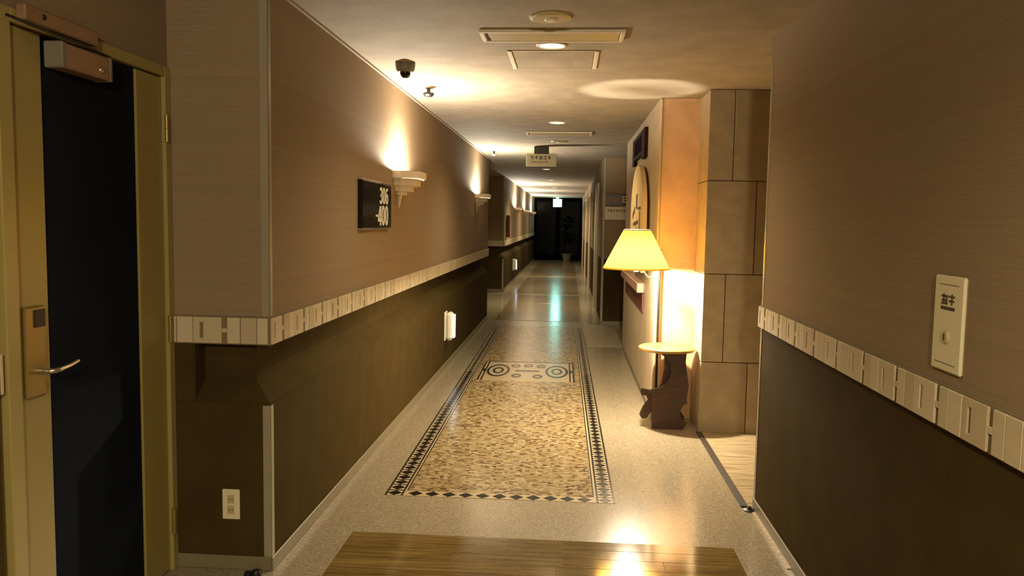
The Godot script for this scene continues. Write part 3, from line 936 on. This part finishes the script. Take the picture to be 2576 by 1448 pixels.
# ---------------------------------------------------------------- right side
func build_right_side() -> void:
	# control plate on the near right wall; local x along the wall towards the viewer's left, z out of the wall
	var s := thing("control_plate", "tall ivory control plate with dark print on the near right wall", "switch plate", Vector3(XR, 1.147, -2.005), -PI / 2)
	bx("plate", Vector3(-0.075, -0.117, 0), Vector3(0.075, 0.117, 0.010), M.ivory, s, 0.004)
	bx("top_groove", Vector3(-0.050, 0.094, 0.010), Vector3(0.050, 0.0965, 0.0104), M.mid_grey, s)
	bx("bottom_groove", Vector3(-0.055, -0.098, 0.010), Vector3(0.050, -0.0955, 0.0104), M.mid_grey, s)
	glyph(s, Vector3(-0.034, 0.047, 0.010), 0.030, 0.026, 2, M.black)
	glyph(s, Vector3(0.002, 0.047, 0.010), 0.030, 0.026, 1, M.dark_grey)
	bx("print_bar", Vector3(-0.036, 0.034, 0.010), Vector3(0.034, 0.042, 0.0108), M.black, s)
	var k := MB.new()
	k.lathe([Vector2(0, 0.006), Vector2(0.014, 0.005), Vector2(0.018, 0.0), Vector2(0, 0)], 20)
	obj("key_switch", k, M.vent, s, Vector3(0.0, -0.032, 0.010), Basis(Vector3.RIGHT, PI / 2))
	bx("key_slot", Vector3(-0.002, -0.040, 0.0155), Vector3(0.002, -0.024, 0.0168), M.black, s)

	var xw := 0.612
	# arched cream board with brush marks on the counter wall
	var a := thing("arched_sign", "arch topped cream board with brown brush marks behind the lamp", "sign", Vector3(xw - 0.022, 1.0, -6.82), -PI / 2)
	var pts := PackedVector2Array([Vector2(-0.60, 0), Vector2(0.60, 0), Vector2(0.60, 0.46)])
	for i in range(1, 16):
		var g := PI * i / 16.0
		pts.append(Vector2(cos(g) * 0.60, 0.46 + sin(g) * 0.40))
	pts.append(Vector2(-0.60, 0.46))
	var m := MB.new()
	m.prism(pts, 0.035, Transform3D(Basis.IDENTITY, Vector3(0, 0, 0.0175)))
	obj("board", m, M.board_cream, a)
	for x in [-0.4, 0.4]:
		bx("spacer", Vector3(x - 0.03, 0.2, -0.022), Vector3(x + 0.03, 0.4, 0.001), M.brush_brown, a)
	for q in [[0.05, 0.56, 0.10, 0.12, 0.1], [-0.22, 0.47, 0.22, 0.045, 0.3], [0.30, 0.50, 0.26, 0.022, 0.0], [-0.02, 0.38, 0.46, 0.03, 0.05], [0.05, 0.28, 0.10, 0.12, -0.5], [0.22, 0.24, 0.16, 0.06, 0.4], [0.36, 0.40, 0.04, 0.16, 0.0]]:
		var b := MB.new()
		b.box(Vector3(-q[2] / 2, -q[3] / 2, 0), Vector3(q[2] / 2, q[3] / 2, 0.003), 0.001)
		obj("brush_stroke", b, M.brush_brown, a, Vector3(q[0], q[1], 0.035), Basis(Vector3.BACK, q[4]))
	# dark red fretwork panel high on the counter wall
	var fp := thing("fretwork_panel", "dark red carved panel high on the wall above the arched board", "wall panel", Vector3(xw, 2.03, -7.15), -PI / 2)
	var fm := MB.new()
	fm.box(Vector3(-0.60, -0.12, 0), Vector3(-0.40, 0.12, 0.03), 0.004)
	fm.box(Vector3(0.36, -0.12, 0), Vector3(0.60, 0.12, 0.03), 0.004)
	fm.box(Vector3(-0.3999, 0.085, 0), Vector3(0.3599, 0.12, 0.03), 0.004)
	fm.box(Vector3(-0.3999, -0.08, 0), Vector3(0.3599, -0.045, 0.03), 0.004)
	obj("frame", fm, M.maroon, fp)
	for k2 in 5:
		for sg in [-1.0, 1.0]:
			var b := MB.new()
			b.box(Vector3(-0.095, -0.012, 0), Vector3(0.095, 0.012, 0.02), 0.003)
			obj("lattice_bar", b, M.maroon, fp, Vector3(-0.32 + k2 * 0.152, 0.02, 0.002 + 0.004 * (sg + 1)), Basis(Vector3.BACK, sg * 0.85))
	# stone ledge with bracket below it
	var l := thing("counter_ledge", "pink stone counter ledge on a brown bracket under the lamp shade", "shelf", Vector3(xw, 0.0, -7.5), -PI / 2)
	bx("slab", Vector3(-1.0, 0.82, 0), Vector3(1.0, 0.90, 0.06), M.pink_stone, l, 0.006)
	bx("fascia", Vector3(-0.96, 0.66, 0), Vector3(0.96, 0.82, 0.012), M.red_brown, l, 0.003)
	# two plaques on the facing wall
	var p := thing("dark_plaque", "dark brown plaque with pale figures on the facing wall", "sign", Vector3(0.64, 1.69, -10.85))
	bx("board", Vector3(-0.170, -0.080, 0), Vector3(0.17, 0.080, 0.012), M.plaque, p, 0.003)
	glyph(p, Vector3(-0.125, -0.035, 0.012), 0.045, 0.07, 1, M.plaque_red)
	glyph(p, Vector3(-0.065, -0.035, 0.012), 0.045, 0.07, 2, M.plaque_red)
	bx("pale_mark", Vector3(-0.005, -0.035, 0.012), Vector3(0.010, 0.035, 0.0135), M.plaque_red, p)
	var wm := MB.new()
	wm.box(Vector3(0.055, -0.040, 0.012), Vector3(0.150, -0.024, 0.014))
	wm.box(Vector3(0.055, 0.030, 0.012), Vector3(0.150, 0.046, 0.014))
	wm.box(Vector3(0.055, -0.004, 0.012), Vector3(0.150, 0.010, 0.014))
	wm.box(Vector3(0.055, -0.0239, 0.012), Vector3(0.068, 0.0299, 0.014))
	obj("pale_mark", wm, M.white, p)
	var p2 := thing("white_plaque", "white plaque with one dark line of print under the dark plaque", "sign", Vector3(0.64, 1.51, -10.85))
	bx("board", Vector3(-0.170, -0.090, 0), Vector3(0.17, 0.085, 0.012), M.plaster_white, p2, 0.003)
	var x := -0.14
	for k3 in 7:
		glyph(p2, Vector3(x, 0.020, 0.012), 0.026, 0.030, k3 + 1, M.black)
		x += 0.036

# ---------------------------------------------------------------- table and lamp
func build_table_and_lamp() -> void:
	var t := thing("side_table", "round wooden side table with carved dark base in the corner by the stone wall", "table", Vector3(0.675, 0, -5.44))
	var top := MB.new()
	top.lathe([Vector2(0, 0.552), Vector2(0.180, 0.552), Vector2(0.190, 0.546), Vector2(0.190, 0.534), Vector2(0.182, 0.528), Vector2(0, 0.528)], 48)
	obj("table_top", top, M.table_wood, t)
	# broad carved board that faces the viewer: straight right stem, round bite on the left, bite low on the right
	var b := PackedVector2Array()
	b.append(Vector2(-0.105, 0.0)); b.append(Vector2(0.095, 0.0))
	b.append(Vector2(0.125, 0.045))
	for i in 9:
		var g := -PI / 2 - PI * i / 8.0
		b.append(Vector2(0.125 + cos(g) * 0.045, 0.115 + sin(g) * 0.065))
	b.append(Vector2(0.120, 0.21)); b.append(Vector2(0.130, 0.30)); b.append(Vector2(0.105, 0.46)); b.append(Vector2(0.110, 0.528))
	b.append(Vector2(0.000, 0.528))
	for i in 9:
		var g := PI / 2 - PI * i / 8.0 * 1.0
		b.append(Vector2(-0.105 + cos(g) * 0.115 + 0.0, 0.395 + sin(g) * 0.125))
	b.append(Vector2(-0.125, 0.262)); b.append(Vector2(-0.140, 0.245)); b.append(Vector2(-0.115, 0.225))
	var m := MB.new()
	m.prism(b, 0.028)
	obj("front_board", m, M.carved_wood, t, Vector3(0.015, 0, 0.060))
	# upright of the same outline, mirrored, further back
	var m2 := MB.new()
	m2.prism(PackedVector2Array([Vector2(0.0, 0.0), Vector2(0.105, 0.0), Vector2(0.12, 0.06), Vector2(0.07, 0.13), Vector2(0.115, 0.24), Vector2(0.06, 0.36), Vector2(0.115, 0.528), Vector2(0.0, 0.528), Vector2(0.03, 0.36), Vector2(-0.03, 0.2)]), 0.028)
	obj("rear_board", m2, M.carved_wood, t, Vector3(0.02, 0, -0.055))
	# cross board with scrolled feet that reach out on the left
	var m3 := MB.new()
	m3.prism(PackedVector2Array([Vector2(-0.09, 0.10), Vector2(-0.035, 0.12), Vector2(0.05, 0.15), Vector2(0.05, 0.528), Vector2(-0.01, 0.528), Vector2(-0.005, 0.40), Vector2(-0.02, 0.30), Vector2(-0.06, 0.24), Vector2(-0.10, 0.25), Vector2(-0.15, 0.26), Vector2(-0.165, 0.245), Vector2(-0.155, 0.215), Vector2(-0.125, 0.215), Vector2(-0.11, 0.18), Vector2(-0.13, 0.155), Vector2(-0.15, 0.12), Vector2(-0.165, 0.08), Vector2(-0.15, 0.055), Vector2(-0.115, 0.06), Vector2(-0.10, 0.085)]), 0.03)
	obj("scrolled_bracket", m3, M.carved_wood, t, Vector3(-0.005, 0, 0.0))

	# floor lamp with swing arm, its pole behind the table
	var l := thing("floor_lamp", "lit lamp with yellow pleated shade on a slim dark pole above the table", "lamp", Vector3(0.635, 0, -5.648))
	var base := MB.new()
	base.lathe([Vector2(0, 0.018), Vector2(0.012, 0.017), Vector2(0.020, 0.010), Vector2(0.030, 0.006), Vector2(0.032, 0.0), Vector2(0, 0)], 24)
	obj("base", base, M.dark_grey, l)
	var pole := MB.new()
	pole.tube([Vector3(0, 0.01, 0), Vector3(0, 1.20, 0)], 0.0085, 12)
	obj("pole", pole, M.black, l)
	var arm := MB.new()
	arm.tube([Vector3(0, 1.185, 0), Vector3(-0.02, 1.20, 0.04), Vector3(-0.09, 1.215, 0.15), Vector3(-0.15, 1.22, 0.25), Vector3(-0.185, 1.215, 0.293), Vector3(-0.188, 1.19, 0.298)], 0.006, 10)
	obj("swing_arm", arm, M.dark_grey, l)
	var lc := Vector3(-0.188, 0, 0.298)
	var so := MB.new()
	so.lathe([Vector2(0, 1.205), Vector2(0.016, 1.203), Vector2(0.018, 1.16), Vector2(0, 1.158)], 16, lc)
	obj("socket", so, M.brass, l)
	var bu := MB.new()
	bu.lathe([Vector2(0.014, 1.158), Vector2(0.018, 1.140), Vector2(0.030, 1.110), Vector2(0.031, 1.090), Vector2(0.024, 1.070), Vector2(0.012, 1.060), Vector2(0, 1.058)], 20, lc)
	obj("bulb", bu, M.bulb_glow, l)
	omni(l, lc + Vector3(0, 1.105, 0), 4.6, Color(1.0, 0.94, 0.82), 0.02)
	# pleated shade
	var sd := MB.new()
	var n := 96
	for k in n:
		for j in 6:
			var q := []
			for e in [[k, j], [k + 1, j], [k + 1, j + 1], [k, j + 1]]:
				var f: float = e[1] / 6.0
				var r := lerpf(0.214, 0.088, f) + (0.0035 if e[0] % 2 == 0 else -0.0015) * (1.0 - 0.5 * f)
				var g: float = TAU * e[0] / n
				q.append(lc + Vector3(cos(g) * r, lerpf(1.085, 1.333, f), sin(g) * r))
			sd.quad(q[0], q[1], q[2], q[3], (q[0] + q[2]) * 0.5 - lc - Vector3(0, 1.1, 0))
	var shade := obj("shade", sd, M.shade, l)
	var rim := MB.new()
	rim.lathe([Vector2(0.211, 1.078), Vector2(0.219, 1.078), Vector2(0.218, 1.088), Vector2(0.210, 1.088), Vector2(0.211, 1.078)], 48, lc)
	obj("lower_rim", rim, M.shade, shade)
	var rim2 := MB.new()
	rim2.lathe([Vector2(0.086, 1.330), Vector2(0.092, 1.330), Vector2(0.090, 1.339), Vector2(0.085, 1.339), Vector2(0.086, 1.330)], 36, lc)
	obj("upper_rim", rim2, M.white, shade)
	var sp := MB.new()
	for k in 3:
		var g := TAU * k / 3.0 + 0.4
		sp.tube([lc + Vector3(0, 1.21, 0), lc + Vector3(cos(g) * 0.087, 1.332, sin(g) * 0.087)], 0.0015, 6)
	obj("carrier", sp, M.dark_grey, shade)
	# white flex that loops from the socket to the pole
	var cd := MB.new()
	cd.tube([lc + Vector3(0.016, 1.165, 0), lc + Vector3(0.05, 1.07, -0.02), lc + Vector3(0.085, 1.02, -0.07), lc + Vector3(0.12, 1.02, -0.15), lc + Vector3(0.16, 1.06, -0.24), Vector3(-0.009, 1.12, 0.003)], 0.004, 8)
	obj("cord", cd, M.white, l)

# ---------------------------------------------------------------- far end
func build_far_end() -> void:
	var w := struct("door_6")
	bx("frame", Vector3(XF, 0, ZE - 0.2), Vector3(XG, HC, ZE - 0.06), M.dark_door, w)
	for k in 2:
		var x0 := lerpf(XF, XG, k * 0.5) + 0.02
		var x1 := lerpf(XF, XG, k * 0.5 + 0.5) - 0.02
		var leaf := bx("leaf", Vector3(x0, 0.01, ZE - 0.06), Vector3(x1, HC - 0.06, ZE - 0.03), M.dark_door, w, 0.004)
		bx("pane", Vector3(x0 + 0.07, 0.2, ZE - 0.03), Vector3(x1 - 0.07, HC - 0.14, ZE - 0.024), M.dark_glass, leaf)
	# exit sign
	var e := thing("exit_sign", "glowing green exit sign hanging before the dark door", "exit sign", Vector3(-0.44, HC, ZE + 0.5))
	bx("bracket", Vector3(-0.05, -0.05, -0.03), Vector3(0.05, 0, 0.03), M.white, e, 0.004)
	bx("housing", Vector3(-0.16, -0.34, -0.035), Vector3(0.16, -0.05, 0.035), M.white, e, 0.006)
	bx("lit_face", Vector3(-0.145, -0.325, 0.035), Vector3(0.145, -0.065, 0.039), M.exit_glow, e, 0.002)
	omni(e, Vector3(0, -0.195, 0.10), 0.3, Color(0.66, 1.0, 0.95), 0.1)
	# plant in a pale pot
	var p := thing("potted_plant", "dark leafy plant in a pale pot before the dark door", "plant", Vector3(-0.08, 0, ZE + 0.55))
	var pot := MB.new()
	pot.lathe([Vector2(0, 0.0), Vector2(0.12, 0.0), Vector2(0.17, 0.24), Vector2(0.185, 0.26), Vector2(0.17, 0.27), Vector2(0.155, 0.25), Vector2(0, 0.25)], 24)
	obj("pot", pot, M.pot, p)
	var tr := MB.new()
	tr.tube([Vector3(0, 0.24, 0), Vector3(0.02, 0.7, 0.01), Vector3(-0.02, 1.2, 0), Vector3(0, 1.45, 0.01)], 0.02, 8, 0.010)
	obj("stem", tr, M.soil, p)
	for k in 34:
		var g := rng.randf() * TAU
		var y := rng.randf_range(0.55, 1.5)
		var ln := rng.randf_range(0.20, 0.34)
		var lf := MB.new()
		var wd := ln * 0.26
		var pv := [Vector3(0, 0, 0), Vector3(ln * 0.35, 0.05, wd), Vector3(ln * 0.35, 0.075, 0), Vector3(ln * 0.35, 0.05, -wd), Vector3(ln * 0.75, 0.03, wd * 0.7), Vector3(ln * 0.75, 0.05, 0), Vector3(ln * 0.75, 0.03, -wd * 0.7), Vector3(ln, -0.05, 0)]
		for f in [[0, 1, 2], [0, 2, 3], [1, 4, 5], [1, 5, 2], [2, 5, 6], [2, 6, 3], [4, 7, 5], [5, 7, 6]]:
			lf.tri(pv[f[0]], pv[f[1]], pv[f[2]], Vector3.UP)
		obj("leaf", lf, M.leaf, p, Vector3(0, y, 0), Basis(Vector3.UP, g) * Basis(Vector3.BACK, rng.randf_range(-0.2, 0.7)))
	# dark red upright sign at the corner of the far left wall
	var r := thing("red_sign", "narrow dark red upright sign on the far left wall corner", "sign", Vector3(XF, 1.28, -16.1), PI / 2)
	bx("board", Vector3(-0.06, -0.22, 0.01), Vector3(0.06, 0.22, 0.075), M.sign_red, r, 0.006)
	bx("mount", Vector3(-0.03, -0.12, 0), Vector3(0.03, 0.12, 0.012), M.dark_grey, r)
